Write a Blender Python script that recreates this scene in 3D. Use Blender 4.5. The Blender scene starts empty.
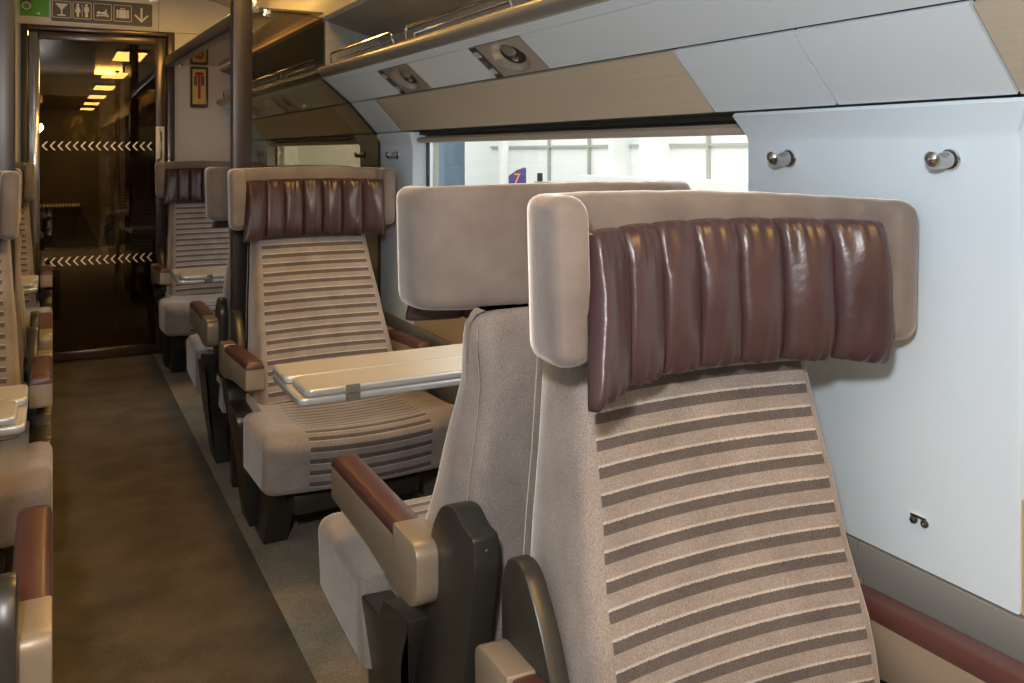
import bpy, bmesh, math, random
from math import sin, cos, pi, radians
from mathutils import Vector, Matrix, noise
random.seed(7)
S = bpy.context.scene
COL = S.collection

# ------------------------------------------------------------------ camera, world, exposure
cam = bpy.data.cameras.new('camera')
cam.lens = 30.5; cam.sensor_width = 36; cam.shift_y = -0.185
cam.clip_start = 0.02; cam.clip_end = 200
camo = bpy.data.objects.new('camera', cam); COL.objects.link(camo)
camo.location = (0, 0, 1.3)
camo.rotation_euler = (radians(90), 0, radians(-27.9))
S.camera = camo
S.view_settings.view_transform = 'Standard'
S.view_settings.look = 'None'
S.view_settings.exposure = 0.0
S.view_settings.gamma = 1
S.view_settings.use_curve_mapping = False
S.cycles.max_bounces = 10
S.cycles.transparent_max_bounces = 16
S.cycles.use_denoising = True

W = bpy.data.worlds.new('World'); S.world = W; W.use_nodes = True
bg = W.node_tree.nodes['Background']
bg.inputs['Color'].default_value = (0.86, 0.93, 1.0, 1); bg.inputs['Strength'].default_value = 1.3

def light(name, kind, loc, energy, color, size=.1, rot=(0, 0, 0), sy=None):
    l = bpy.data.lights.new(name, kind); l.energy = energy; l.color = color
    if kind == 'AREA':
        l.size = size
        if sy: l.shape = 'RECTANGLE'; l.size_y = sy
    else: l.shadow_soft_size = size
    o = bpy.data.objects.new(name, l); o.location = loc; o.rotation_euler = rot; COL.objects.link(o); return o
# the photographer's flash, just above the lens
light('flash', 'POINT', (-0.150, -0.06, 1.60), 84, (1.0, .985, .97), .05)
# added area light over the platform, brightens the station hall outside
light('hall_fill_light', 'AREA', (3.6, 7, 4.6), 950, (1, .96, .90), 3.5, (0, radians(-12), 0), 22)

# ------------------------------------------------------------------ materials
def nmat(name, col, rough=.5, metal=0, spec=.5, bump=None, var=None, sheen=0, coat=0):
    """bump=(scale,strength,dist)  var=(scale,amount)"""
    m = bpy.data.materials.new(name); m.use_nodes = True
    nt = m.node_tree; b = nt.nodes['Principled BSDF']
    b.inputs['Base Color'].default_value = (*col, 1)
    b.inputs['Roughness'].default_value = rough
    b.inputs['Metallic'].default_value = metal
    b.inputs['Specular IOR Level'].default_value = spec
    if sheen:
        b.inputs['Sheen Weight'].default_value = sheen
        b.inputs['Sheen Roughness'].default_value = .35
        b.inputs['Sheen Tint'].default_value = (1, .93, .86, 1)
    if coat: b.inputs['Coat Weight'].default_value = coat; b.inputs['Coat Roughness'].default_value = .08
    tc = nt.nodes.new('ShaderNodeTexCoord')
    if var:
        n = nt.nodes.new('ShaderNodeTexNoise'); n.inputs['Scale'].default_value = var[0]; n.inputs['Detail'].default_value = 5
        nt.links.new(tc.outputs['Object'], n.inputs['Vector'])
        mr = nt.nodes.new('ShaderNodeMapRange'); mr.inputs[1].default_value = .3; mr.inputs[2].default_value = .7
        mr.inputs[3].default_value = 1 - var[1]; mr.inputs[4].default_value = 1 + var[1]
        nt.links.new(n.outputs['Fac'], mr.inputs[0])
        mx = nt.nodes.new('ShaderNodeVectorMath'); mx.operation = 'SCALE'
        mx.inputs[0].default_value = col
        nt.links.new(mr.outputs[0], mx.inputs['Scale']); nt.links.new(mx.outputs[0], b.inputs['Base Color'])
    if bump:
        n = nt.nodes.new('ShaderNodeTexNoise'); n.inputs['Scale'].default_value = bump[0]; n.inputs['Detail'].default_value = 3
        nt.links.new(tc.outputs['Object'], n.inputs['Vector'])
        bp = nt.nodes.new('ShaderNodeBump'); bp.inputs['Strength'].default_value = bump[1]; bp.inputs['Distance'].default_value = bump[2]
        nt.links.new(n.outputs['Fac'], bp.inputs['Height']); nt.links.new(bp.outputs[0], b.inputs['Normal'])
    return m

def brushed(name, col, rough, metal, ax, lines=260, amt=.12, bs=.15):
    m = nmat(name, col, rough, metal)
    nt = m.node_tree; b = nt.nodes['Principled BSDF']
    tc = nt.nodes.new('ShaderNodeTexCoord'); mp = nt.nodes.new('ShaderNodeMapping')
    sc = [lines] * 3; sc[ax] = 3; mp.inputs['Scale'].default_value = sc
    nt.links.new(tc.outputs['Object'], mp.inputs[0])
    n = nt.nodes.new('ShaderNodeTexNoise'); n.inputs['Scale'].default_value = 1; nt.links.new(mp.outputs[0], n.inputs['Vector'])
    mr = nt.nodes.new('ShaderNodeMapRange'); mr.inputs[3].default_value = 1 - amt; mr.inputs[4].default_value = 1 + amt
    nt.links.new(n.outputs['Fac'], mr.inputs[0])
    mx = nt.nodes.new('ShaderNodeVectorMath'); mx.operation = 'SCALE'; mx.inputs[0].default_value = col
    nt.links.new(mr.outputs[0], mx.inputs['Scale']); nt.links.new(mx.outputs[0], b.inputs['Base Color'])
    bp = nt.nodes.new('ShaderNodeBump'); bp.inputs['Strength'].default_value = bs; bp.inputs['Distance'].default_value = .001
    nt.links.new(n.outputs['Fac'], bp.inputs['Height']); nt.links.new(bp.outputs[0], b.inputs['Normal'])
    return m

def thin_glass(name, tint=(1, 1, 1), gloss=1.0, ior=1.5, rough=0.0):
    m = bpy.data.materials.new(name); m.use_nodes = True; nt = m.node_tree; nt.nodes.clear()
    o = nt.nodes.new('ShaderNodeOutputMaterial'); t = nt.nodes.new('ShaderNodeBsdfTransparent'); g = nt.nodes.new('ShaderNodeBsdfGlossy')
    f = nt.nodes.new('ShaderNodeLayerWeight'); f.inputs['Blend'].default_value = .5
    x = nt.nodes.new('ShaderNodeMixShader'); k = nt.nodes.new('ShaderNodeMath'); k.operation = 'MULTIPLY_ADD'
    pw = nt.nodes.new('ShaderNodeMath'); pw.operation = 'POWER'; pw.inputs[1].default_value = 4.5
    nt.links.new(f.outputs['Facing'], pw.inputs[0])
    t.inputs[0].default_value = (*tint, 1); g.inputs['Roughness'].default_value = rough
    k.inputs[1].default_value = .95; k.inputs[2].default_value = .045 * gloss; k.use_clamp = True
    nt.links.new(pw.outputs[0], k.inputs[0]); nt.links.new(k.outputs[0], x.inputs[0])
    nt.links.new(t.outputs[0], x.inputs[1]); nt.links.new(g.outputs[0], x.inputs[2]); nt.links.new(x.outputs[0], o.inputs[0])
    return m

def emit(name, col, s):
    m = bpy.data.materials.new(name); m.use_nodes = True; nt = m.node_tree; nt.nodes.clear()
    o = nt.nodes.new('ShaderNodeOutputMaterial'); e = nt.nodes.new('ShaderNodeEmission')
    e.inputs[0].default_value = (*col, 1); e.inputs[1].default_value = s; nt.links.new(e.outputs[0], o.inputs[0]); return m

def fabric(name, base, dark, lite, pitch=.036, duty=.40):
    m = nmat(name, base, .92, 0, .15, sheen=.55)
    nt = m.node_tree; b = nt.nodes['Principled BSDF']; L = nt.links
    N = lambda t: nt.nodes.new(t)
    def math_(op, a, c=None, d=None):
        n = N('ShaderNodeMath'); n.operation = op
        for i, v in enumerate((a, c, d)):
            if v is None: continue
            if isinstance(v, (int, float)): n.inputs[i].default_value = v
            else: L.new(v, n.inputs[i])
        return n.outputs[0]
    at = N('ShaderNodeAttribute'); at.attribute_name = 'st'
    sp = N('ShaderNodeSeparateXYZ'); L.new(at.outputs['Vector'], sp.inputs[0])
    tc = N('ShaderNodeTexCoord')
    fz = N('ShaderNodeTexNoise'); fz.inputs['Scale'].default_value = 420; L.new(tc.outputs['Object'], fz.inputs['Vector'])
    jit = math_('MULTIPLY', math_('SUBTRACT', fz.outputs['Fac'], .5), .0022)
    fr = math_('FRACT', math_('DIVIDE', math_('ADD', sp.outputs[1], jit), pitch))
    inx = math_('MULTIPLY', math_('LESS_THAN', math_('ABSOLUTE', sp.outputs[0]), 1.0), math_('GREATER_THAN', sp.outputs[2], .5))
    dk = math_('MULTIPLY', math_('LESS_THAN', fr, duty), inx)
    e1 = math_('MULTIPLY', math_('LESS_THAN', math_('ABSOLUTE', math_('SUBTRACT', fr, duty + .05)), .05), inx)
    rgb = lambda c: (*c, 1)
    m1 = N('ShaderNodeMix'); m1.data_type = 'RGBA'; m1.inputs[6].default_value = rgb(base); m1.inputs[7].default_value = rgb(dark); L.new(dk, m1.inputs[0])
    m2 = N('ShaderNodeMix'); m2.data_type = 'RGBA'; m2.inputs[7].default_value = rgb(lite); L.new(m1.outputs[2], m2.inputs[6]); L.new(e1, m2.inputs[0])
    n2 = N('ShaderNodeTexNoise'); n2.inputs['Scale'].default_value = 14; n2.inputs['Detail'].default_value = 6; L.new(tc.outputs['Object'], n2.inputs['Vector'])
    mr = N('ShaderNodeMapRange'); mr.inputs[1].default_value = .3; mr.inputs[2].default_value = .7; mr.inputs[3].default_value = .86; mr.inputs[4].default_value = 1.12
    L.new(n2.outputs['Fac'], mr.inputs[0])
    f2 = N('ShaderNodeMapRange'); f2.inputs[1].default_value = .25; f2.inputs[2].default_value = .75; f2.inputs[3].default_value = .72; f2.inputs[4].default_value = 1.28; L.new(fz.outputs['Fac'], f2.inputs[0])
    sc = N('ShaderNodeVectorMath'); sc.operation = 'SCALE'; L.new(m2.outputs[2], sc.inputs[0]); L.new(math_('MULTIPLY', mr.outputs[0], f2.outputs[0]), sc.inputs['Scale'])
    L.new(sc.outputs[0], b.inputs['Base Color'])
    bp = N('ShaderNodeBump'); bp.inputs['Strength'].default_value = .5; bp.inputs['Distance'].default_value = .0015
    h = math_('ADD', fz.outputs['Fac'], math_('MULTIPLY', dk, -1.0))
    L.new(h, bp.inputs['Height']); L.new(bp.outputs[0], b.inputs['Normal'])
    return m

def carpet(name, c1, c2, sc=3):
    m = nmat(name, c1, .97, 0, .1, sheen=.15)
    nt = m.node_tree; b = nt.nodes['Principled BSDF']; L = nt.links
    tc = nt.nodes.new('ShaderNodeTexCoord')
    n = nt.nodes.new('ShaderNodeTexNoise'); n.inputs['Scale'].default_value = sc; n.inputs['Detail'].default_value = 6; n.inputs['Roughness'].default_value = .6
    f = nt.nodes.new('ShaderNodeTexNoise'); f.inputs['Scale'].default_value = 260; f.inputs['Detail'].default_value = 2
    for q in (n, f): L.new(tc.outputs['Object'], q.inputs['Vector'])
    cr = nt.nodes.new('ShaderNodeMapRange'); cr.inputs[1].default_value = .35; cr.inputs[2].default_value = .65; L.new(n.outputs['Fac'], cr.inputs[0])
    mx = nt.nodes.new('ShaderNodeMix'); mx.data_type = 'RGBA'; mx.inputs[6].default_value = (*c1, 1); mx.inputs[7].default_value = (*c2, 1); L.new(cr.outputs[0], mx.inputs[0])
    fm = nt.nodes.new('ShaderNodeMapRange'); fm.inputs[1].default_value = .3; fm.inputs[2].default_value = .7; fm.inputs[3].default_value = .65; fm.inputs[4].default_value = 1.35; L.new(f.outputs['Fac'], fm.inputs[0])
    v = nt.nodes.new('ShaderNodeVectorMath'); v.operation = 'SCALE'; L.new(mx.outputs[2], v.inputs[0]); L.new(fm.outputs[0], v.inputs['Scale']); L.new(v.outputs[0], b.inputs['Base Color'])
    bp = nt.nodes.new('ShaderNodeBump'); bp.inputs['Strength'].default_value = .6; bp.inputs['Distance'].default_value = .003; L.new(f.outputs['Fac'], bp.inputs['Height']); L.new(bp.outputs[0], b.inputs['Normal'])
    return m

M = {}
M['fabric'] = fabric('seat_velour', (.268, .226, .202), (.105, .087, .082), (.42, .37, .335))
M['velour'] = nmat('plain_velour', (.182, .154, .141), .92, 0, .15, bump=(420, .5, .0015), var=(14, .14), sheen=.9)
M['leather'] = nmat('burgundy_leather', (.050, .026, .028), .33, 0, .5, bump=(70, .35, .0022), var=(9, .22))
M['pad'] = nmat('maroon_pad', (.078, .028, .025), .38, 0, .5, bump=(300, .2, .0005))
M['arm'] = nmat('beige_arm_metal', (.27, .215, .155), .38, .2, .5, bump=(500, .08, .0003))
M['dark'] = nmat('dark_plastic', (.034, .031, .026), .33, .1, .5)
M['black'] = nmat('black_void', (.012, .011, .010), .6)
M['white'] = nmat('white_gloss_wall', (.575, .67, .76), .22, 0, .5, bump=(180, .03, .0004))
M['panel'] = nmat('white_satin_panel', (.57, .63, .69), .5, 0, .4, bump=(600, .05, .0003))
M['champ'] = brushed('champagne_panel', (.56, .50, .40), .42, .3, 1)
M['lip'] = nmat('satin_lip', (.24, .222, .195), .27, .35)
M['chrome'] = nmat('chrome', (.82, .82, .82), .10, 1)
M['silver'] = nmat('silver_edge', (.60, .63, .66), .30, .5)
M['plate'] = nmat('lamp_plate_metal', (.46, .43, .39), .30, .6)
M['peg'] = nmat('dark_chrome', (.50, .48, .46), .12, 1)
M['table'] = brushed('table_top', (.50, .46, .395), .33, .1, 0, 300, .10, .05)
M['greyfab'] = nmat('grey_rack_felt', (.25, .245, .235), .75, 0, .3, bump=(500, .3, .001), var=(30, .1))
M['browngloss'] = nmat('bronze_frame', (.085, .062, .052), .22, .35, .5)
M['steel'] = nmat('door_steel', (.42, .42, .43), .13, .85)
M['ceil'] = nmat('ceiling_satin', (.40, .37, .31), .32, 0, .5)
M['endwall'] = nmat('cream_end_wall', (.60, .56, .48), .4)
M['dado'] = nmat('grey_dado', (.27, .265, .25), .45, .1)
M['carpet'] = carpet('aisle_carpet', (.068, .055, .036), (.125, .100, .066), 4.5)
M['carpet2'] = carpet('seat_area_carpet', (.33, .27, .195), (.23, .19, .135), 6)
M['gold'] = nmat('gold_strip', (.60, .42, .12), .3, .8)
M['green'] = nmat('green_sign', (.10, .36, .02), .5)
M['signgrey'] = nmat('sign_grey', (.115, .10, .08), .5)
M['signwhite'] = nmat('sign_white', (.86, .80, .68), .5)
M['red'] = nmat('red_paint', (.50, .02, .015), .4)
M['yellow'] = nmat('yellow_card', (.65, .50, .10), .5)
M['hallwhite'] = nmat('hall_white', (.80, .80, .78), .6)
M['hallgrey'] = nmat('hall_grey', (.38, .37, .33), .6)
M['hallblue'] = nmat('hall_column_blue', (.11, .17, .24), .5)
M['purple'] = nmat('purple_sign', (.075, .055, .25), .5)
M['orange'] = nmat('orange_print', (.95, .38, .10), .5)
M['chev'] = nmat('frosted_chevron', (.85, .82, .74), .5)
M['pillarplastic'] = nmat('pillar_plastic', (.030, .021, .018), .30, .15, .5, bump=(120, .04, .0005))
M['glass'] = thin_glass('window_glass', (.94, .97, .96), 1.0)
M['tint'] = thin_glass('tinted_glass', (.72, .62, .44), 1.4)
M['doorglass'] = thin_glass('door_glass', (.62, .54, .42), 1.3)
M['shelfglass'] = thin_glass('shelf_glass', (.50, .42, .28), 2.2)
M['frostlamp'] = emit('warm_lamp', (1.0, .56, .14), 25)
M['vestlamp'] = emit('vestibule_lamp', (1.0, .60, .16), 14)
M['piping'] = nmat('seam_piping', (.36, .30, .26), .8)
M['sill'] = nmat('sill_beige', (.42, .33, .19), .45)
M['blind'] = nmat('blind_fabric', (.36, .31, .25), .7)

# ------------------------------------------------------------------ mesh helpers
class MB:
    def __init__(s): s.v = []; s.f = []; s.a = []
    def loft(s, rings, caps=(1, 1), closed=True, at=None):
        n = len(rings[0]); b = len(s.v)
        for i, r in enumerate(rings):
            s.v += [tuple(p) for p in r]
            s.a += (at[i] if at else [(9, 0, 0)] * n)
        for i in range(len(rings) - 1):
            for j in range(n if closed else n - 1):
                k = (j + 1) % n
                s.f.append((b + i * n + j, b + i * n + k, b + (i + 1) * n + k, b + (i + 1) * n + j))
        if caps[0]: s.f.append(tuple(b + j for j in range(n))[::-1])
        if caps[1]: s.f.append(tuple(b + (len(rings) - 1) * n + j for j in range(n)))
        return s
    def prism(s, poly, axis, a, b, bev=0, seg=2):
        """poly in the two other axes (in x,y,z order), extruded along axis from a to b, with rounded ends"""
        def P(p, t):
            return {0: (t, p[0], p[1]), 1: (p[0], t, p[1]), 2: (p[0], p[1], t)}[axis]
        rings = []
        if bev:
            st = [(bev * (1 - sin(k * pi / 2 / seg)), bev * (1 - cos(k * pi / 2 / seg))) for k in range(seg + 1)]
            for ins, dd in st[:]: rings.append([P(p, a + dd_(dd, bev)) for p in inset(poly, ins)])
            for ins, dd in st[::-1]: rings.append([P(p, b - dd_(dd, bev)) for p in inset(poly, ins)])
        else: rings = [[P(p, a) for p in poly], [P(p, b) for p in poly]]
        return s.loft(rings)
    def box(s, x0, x1, y0, y1, z0, z1, bev=0):
        return s.prism([(x0, y0), (x1, y0), (x1, y1), (x0, y1)] if not bev else rounded([(x0, y0), (x1, y0), (x1, y1), (x0, y1)], bev, 2), 2, z0, z1, bev)
    def tube(s, pts, r, n=8, caps=(1, 1)):
        pts = [Vector(p) for p in pts]; rings = []
        up = Vector((0, 0, 1))
        for i, p in enumerate(pts):
            t = (pts[min(i + 1, len(pts) - 1)] - pts[max(i - 1, 0)]).normalized()
            u = t.cross(up)
            if u.length < .05: u = t.cross(Vector((1, 0, 0)))
            u.normalize(); w = t.cross(u)
            rr = r[i] if isinstance(r, (list, tuple)) else r
            rings.append([p + rr * (cos(2 * pi * k / n) * u + sin(2 * pi * k / n) * w) for k in range(n)])
        return s.loft(rings, caps)
    def build(s, name, mat, parent=None, smooth=35, loc=None, **kw):
        me = bpy.data.meshes.new(name); me.from_pydata(s.v, [], s.f)
        bm = bmesh.new(); bm.from_mesh(me); bmesh.ops.recalc_face_normals(bm, faces=bm.faces); bm.to_mesh(me); bm.free()
        if any(a[0] < 9 for a in s.a):
            at = me.attributes.new('st', 'FLOAT_VECTOR', 'POINT')
            at.data.foreach_set('vector', [c for a in s.a for c in a])
        me.materials.append(mat if not isinstance(mat, str) else M[mat])
        if smooth:
            me.polygons.foreach_set('use_smooth', [True] * len(me.polygons))
            for p in me.polygons:
                if p.loop_total > 6: p.use_smooth = False
            me.set_sharp_from_angle(angle=radians(smooth))
        me.update()
        o = bpy.data.objects.new(name, me); COL.objects.link(o)
        if parent: o.parent = parent
        if loc: o.location = loc
        for k, v in kw.items(): o[k] = v
        return o
def dd_(d, b): return d
def area(poly): return sum(poly[i - 1][0] * poly[i][1] - poly[i][0] * poly[i - 1][1] for i in range(len(poly))) / 2
def inset(poly, d):
    if d == 0: return list(poly)
    sg = 1 if area(poly) > 0 else -1; out = []; n = len(poly)
    for i in range(n):
        a = Vector(poly[i - 1]); p = Vector(poly[i]); c = Vector(poly[(i + 1) % n])
        e1 = (p - a).normalized() if (p - a).length > 1e-9 else Vector((0, 0)); e2 = (c - p).normalized() if (c - p).length > 1e-9 else Vector((0, 0))
        n1 = Vector((-e1.y, e1.x)) * sg; n2 = Vector((-e2.y, e2.x)) * sg; m = n1 + n2
        if m.length < 1e-6: m = n1
        m.normalize(); k = max(.4, m.dot(n1)) if n1.length > 0 else 1
        q = p + m * d / k; out.append((q.x, q.y))
    return out
def rounded(poly, r, n=4):
    out = []; N = len(poly)
    for i in range(N):
        a = Vector(poly[i - 1]); p = Vector(poly[i]); c = Vector(poly[(i + 1) % N])
        rr = r[i] if isinstance(r, (list, tuple)) else r
        if rr <= 0: out.append(tuple(p)); continue
        l1 = (a - p); l2 = (c - p); q = min(rr, l1.length * .49, l2.length * .49)
        s1 = p + l1.normalized() * q; s2 = p + l2.normalized() * q
        for k in range(n + 1):
            t = k / n; v = s1 * (1 - t) ** 2 + p * 2 * t * (1 - t) + s2 * t * t; out.append((v.x, v.y))
    return out
def rect(a0, a1, b0, b1): return [(a0, b0), (a1, b0), (a1, b1), (a0, b1)]
def interp(tab, x):
    if x <= tab[0][0]: return tab[0][1]
    for (a, b), (c, d) in zip(tab, tab[1:]):
        if x <= c: t = (x - a) / (c - a); t = t * t * (3 - 2 * t) * .5 + t * .5; return b + (d - b) * t
    return tab[-1][1]
def empty(name, loc, label, cat, group=None, kind=None, rz=0):
    o = bpy.data.objects.new(name, None); COL.objects.link(o); o.location = loc; o.rotation_euler.z = rz
    o.empty_display_size = .1; o['label'] = label; o['category'] = cat
    if group: o['group'] = group
    if kind: o['kind'] = kind
    return o
def tag(o, label, cat, group=None, kind=None):
    o['label'] = label; o['category'] = cat
    if group: o['group'] = group
    if kind: o['kind'] = kind
    return o

# ------------------------------------------------------------------ room dimensions (x right, y along the aisle, z up)
XW = 1.228; YE = 6.02; YB = -11.0; ZC = 2.33
PY = 3.50          # glass partition
WIN = [(-1.15, .76), (1.313, 3.14), (3.79, 5.71)]
PIER = [(YB, -1.15), (.76, 1.313), (3.14, 3.79), (5.71, YE)]
XL = -1.45         # left wall

# floor
fl = empty('floor', (0, 0, 0), 'carriage floor with a dark brown aisle runner between paler strips', 'floor', kind='structure')
MB().box(-.012, .572, YB, YE, -.04, 0).build('aisle_runner', 'carpet', fl, label='dark brown carpet runner down the aisle')
MB().box(.580, XW + .1, YB, YE, -.04, .001).build('side_carpet', 'carpet2', fl, label='paler grey brown carpet under the seats')
MB().box(XL - .05, -.020, YB, YE, -.04, .001).build('side_carpet', 'carpet2', fl)
MB().box(.572, .580, YB, YE, -.04, .002).build('edge_strip', 'carpet2', fl)
MB().box(-.020, -.012, YB, YE, -.04, .004).build('edge_strip', 'gold', fl, label='thin golden edge strip')

# right wall
wr = empty('wall_right', (XW, 1, 0), 'white window-side wall of panels with sloping panels under the rack', 'wall', kind='structure')
def W_(mb, name, mat, **k): 
    o = mb.build(name, mat, wr, **k); o.location = (-XW, -1, 0); return o
prof = [(XW, .634), (XW, 1.318), (XW - .003, 1.33), (XW - .022, 1.372), (XW - .016, 1.378), (XW + .075, 1.378), (XW + .075, .634)]
for (a, b) in PIER:
    mb = MB()
    mb.prism(prof, 1, a, b, .004)
    def fl_(p, a=a, b=b):
        x, y, z = p
        if z > 1.335:
            if y < a + .01 and a > YB: y -= .022
            if y > b - .01 and b < YE: y += .022
        return (x, y, z)
    mb.v = [fl_(p) for p in mb.v]
    W_(mb, 'pier_panel', 'white', smooth=25, label='glossy white panel between the windows')
# under the windows
for (a, b) in WIN:
    W_(MB().box(XW + .004, XW + .075, a, b, .634, .80, .0), 'sill_panel', 'sill', label='beige panel below the window')
# dado (lower wall) in lengths with joints
ys = [YB, -2.1, -.3, 1.042, 3.5, YE]
for a, b in zip(ys, ys[1:]):
    W_(MB().prism([(XW + .012, .0), (XW + .012, .55), (XW - .004, .60), (XW - .004, .630), (XW + .07, .630), (XW + .07, 0)], 1, a + .002, b - .002), 'dado_panel', 'dado', label='grey lower wall panel')
# slope panels: lower slope
PA, PB = (1.212, 1.380), (1.100, 1.503)
PC, PD = (1.098, 1.508), (.986, 1.604)
def slope(p, q, a, b, t=.012, g=.003, tilt=0):
    d = Vector((q[0] - p[0], q[1] - p[1])).normalized(); n = Vector((d.y, -d.x))  # outward of the room
    if n.x < 0: n = -n
    P = Vector(p) + d * g; Q = Vector(q) - d * g
    return MB().prism([tuple(P), tuple(Q), tuple(Q + n * t), tuple(P + n * t)], 1, a + g, b - g)
segs = [(YB, -1.17, 'panel'), (-1.17, .75, 'champ'), (.75, 1.072, 'panel'), (1.072, 1.39, 'panel'), (1.39, 3.22, 'champ'), (3.22, PY, 'panel'), (PY, 3.80, 'panel'), (3.80, 5.68, 'champ'), (5.68, YE, 'panel')]
for a, b, m in segs:
    W_(slope(PA, PB, a, b), 'sloping_panel', m, smooth=0, **({'label': 'champagne brushed panel above the window'} if m == 'champ' else {'label': 'white sloping panel above the wall pier'}))
# upper slope, split round the reading lamps
LAMP = [(-.60, -.30), (1.87, 2.16), (2.63, 2.91), (4.33, 4.62), (5.09, 5.37)]
ups = [(YB, -1.4), (-1.4, 1.072), (1.072, PY), (PY, YE)]
def onslope(t): return (PC[0] + (PD[0] - PC[0]) * t, PC[1] + (PD[1] - PC[1]) * t)
for a, b in ups:
    cur = a
    for l0, l1 in [l for l in LAMP if a < l[0] < b]:
        W_(slope(PC, onslope(.80), cur, l0, g=.0), 'upper_panel', 'panel', smooth=0); cur = l1
    W_(slope(PC, onslope(.80), cur, b - .002, g=0), 'upper_panel', 'panel', smooth=0)
    W_(slope(onslope(.806), PD, a, b, g=.0006), 'upper_trim', 'panel', smooth=0, label='narrow white strip above the upper panels')
W_(MB().prism([(1.225, 1.384), (1.115, 1.51), (1.0, 1.612), (1.02, 1.625), (1.13, 1.53), (1.30, 1.40)], 1, YB, YE), 'backing', 'black', smooth=0)
# rack: lip, floor, back, nose, cove
lip = rounded([(.990, 1.602), (.972, 1.608), (.958, 1.628), (.966, 1.648), (.992, 1.650), (1.03, 1.632), (1.02, 1.606)], .012, 4)
for a, b in [(YB, 1.072), (1.074, PY - .003), (PY + .003, YE)]:
    W_(MB().prism(lip, 1, a, b), 'rack_lip', 'lip', label='rounded satin metal lip of the luggage rack')
W_(MB().prism([(1.0, 1.628), (1.20, 1.615), (1.225, 1.66), (1.235, 1.74), (1.215, 1.778), (1.26, 1.80), (1.28, 1.60), (1.0, 1.61)], 1, YB, YE), 'rack_back', 'greyfab', label='grey lined back of the luggage rack')
nose = [(1.215, 1.777), (1.10, 1.805), (1.01, 1.832), (.985, 1.842), (.978, 1.852), (.985, 1.862), (1.01, 1.872), (1.08, 1.93), (1.13, 2.01), (1.145, 2.10), (1.12, 2.19), (1.057, 2.26), (.97, 2.29), (.895, 2.305), (.78, 2.32),
        (.78, 2.36), (.90, 2.345), (1.08, 2.30), (1.17, 2.20), (1.19, 2.10), (1.18, 2.0), (1.26, 1.81)]
for a, b in [(YB, -1.38), (-1.376, 1.070), (1.074, PY), (PY, YE)]:
    W_(MB().prism(nose, 1, a, b), 'cove_panel', 'greyfab' if 0 else 'ceil', smooth=50, label='curved cove panel above the luggage rack')
# felt lining on underside of the nose
W_(MB().prism([(1.214, 1.7755), (1.10, 1.8035), (1.01, 1.8305), (.99, 1.838), (.99, 1.8365), (1.01, 1.829), (1.10, 1.802), (1.213, 1.774)], 1, YB, YE), 'rack_roof', 'greyfab', smooth=0, label='grey felt roof of the luggage rack')
# rack dividers (grey end panels)
for y in (PY - .012, 1.072 - .006):
    if y < 2: continue
    W_(MB().prism([(.985, 1.65), (1.0, 1.63), (1.205, 1.615), (1.23, 1.66), (1.235, 1.74), (1.212, 1.774), (1.10, 1.802), (1.01, 1.829), (.985, 1.838)], 1, y, y + .01), 'rack_divider', 'greyfab', smooth=0, label='grey divider panel across the luggage rack')

W_(MB().prism([(XW + .074, 1.376), (XW + .11, 1.376), (XW + .11, 2.6), (-.36, 2.6), (-.36, 2.55), (XW + .07, 2.55)], 1, YB, 13.2), 'outer_skin', 'hallgrey', smooth=0, label='grey outer body panel')
W_(MB().box(XW + .074, XW + .11, YB, 13.2, -.4, .80), 'outer_skin', 'hallgrey', smooth=0)
for (a, b) in PIER: W_(MB().box(XW + .074, XW + .11, a, b + (7.2 if b == YE else 0), .80, 1.376), 'outer_skin', 'hallgrey', smooth=0)
# ceiling
ce = empty('ceiling', (.3, 1, ZC), 'satin ceiling over the aisle', 'ceiling', kind='structure')
def C_(mb, name, mat, **k):
    o = mb.build(name, mat, ce, **k); o.location = (-.3, -1, -ZC); return o
for a, b in [(YB, -1.38), (-1.376, 1.07), (1.074, 3.5), (3.504, YE)]:
    C_(MB().prism([(-.35, 2.33), (.28, 2.35), (.78, 2.32), (.78, 2.37), (-.35, 2.38)], 1, a, b), 'ceiling_panel', 'ceil')
# left wall (outside the picture, closes the room)
wl = empty('wall_left', (XL, 1, 0), 'window wall on the far side of the aisle seats', 'wall', kind='structure')
def L_(mb, name, mat, **k):
    o = mb.build(name, mat, wl, **k); o.location = (-XL, -1, 0); return o
L_(MB().box(XL - .07, XL, YB, YE, 0, .80), 'dado_panel', 'dado')
for (a, b) in PIER: L_(MB().box(XL - .07, XL, a, b, .80, 1.38), 'pier_panel', 'white')
L_(MB().prism([(XL - .02, 1.38), (XL + .12, 1.51), (XL + .24, 1.61), (XL + .26, 1.65), (XL + .05, 1.66), (XL, 1.76), (XL + .24, 1.85), (XL + .08, 2.1), (XL + .20, 2.27), (-.35, 2.33), (-.35, 2.6), (XL - .07, 2.6), (XL - .07, 1.38)], 1, YB, YE), 'rack_panel', 'panel', smooth=0)

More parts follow.
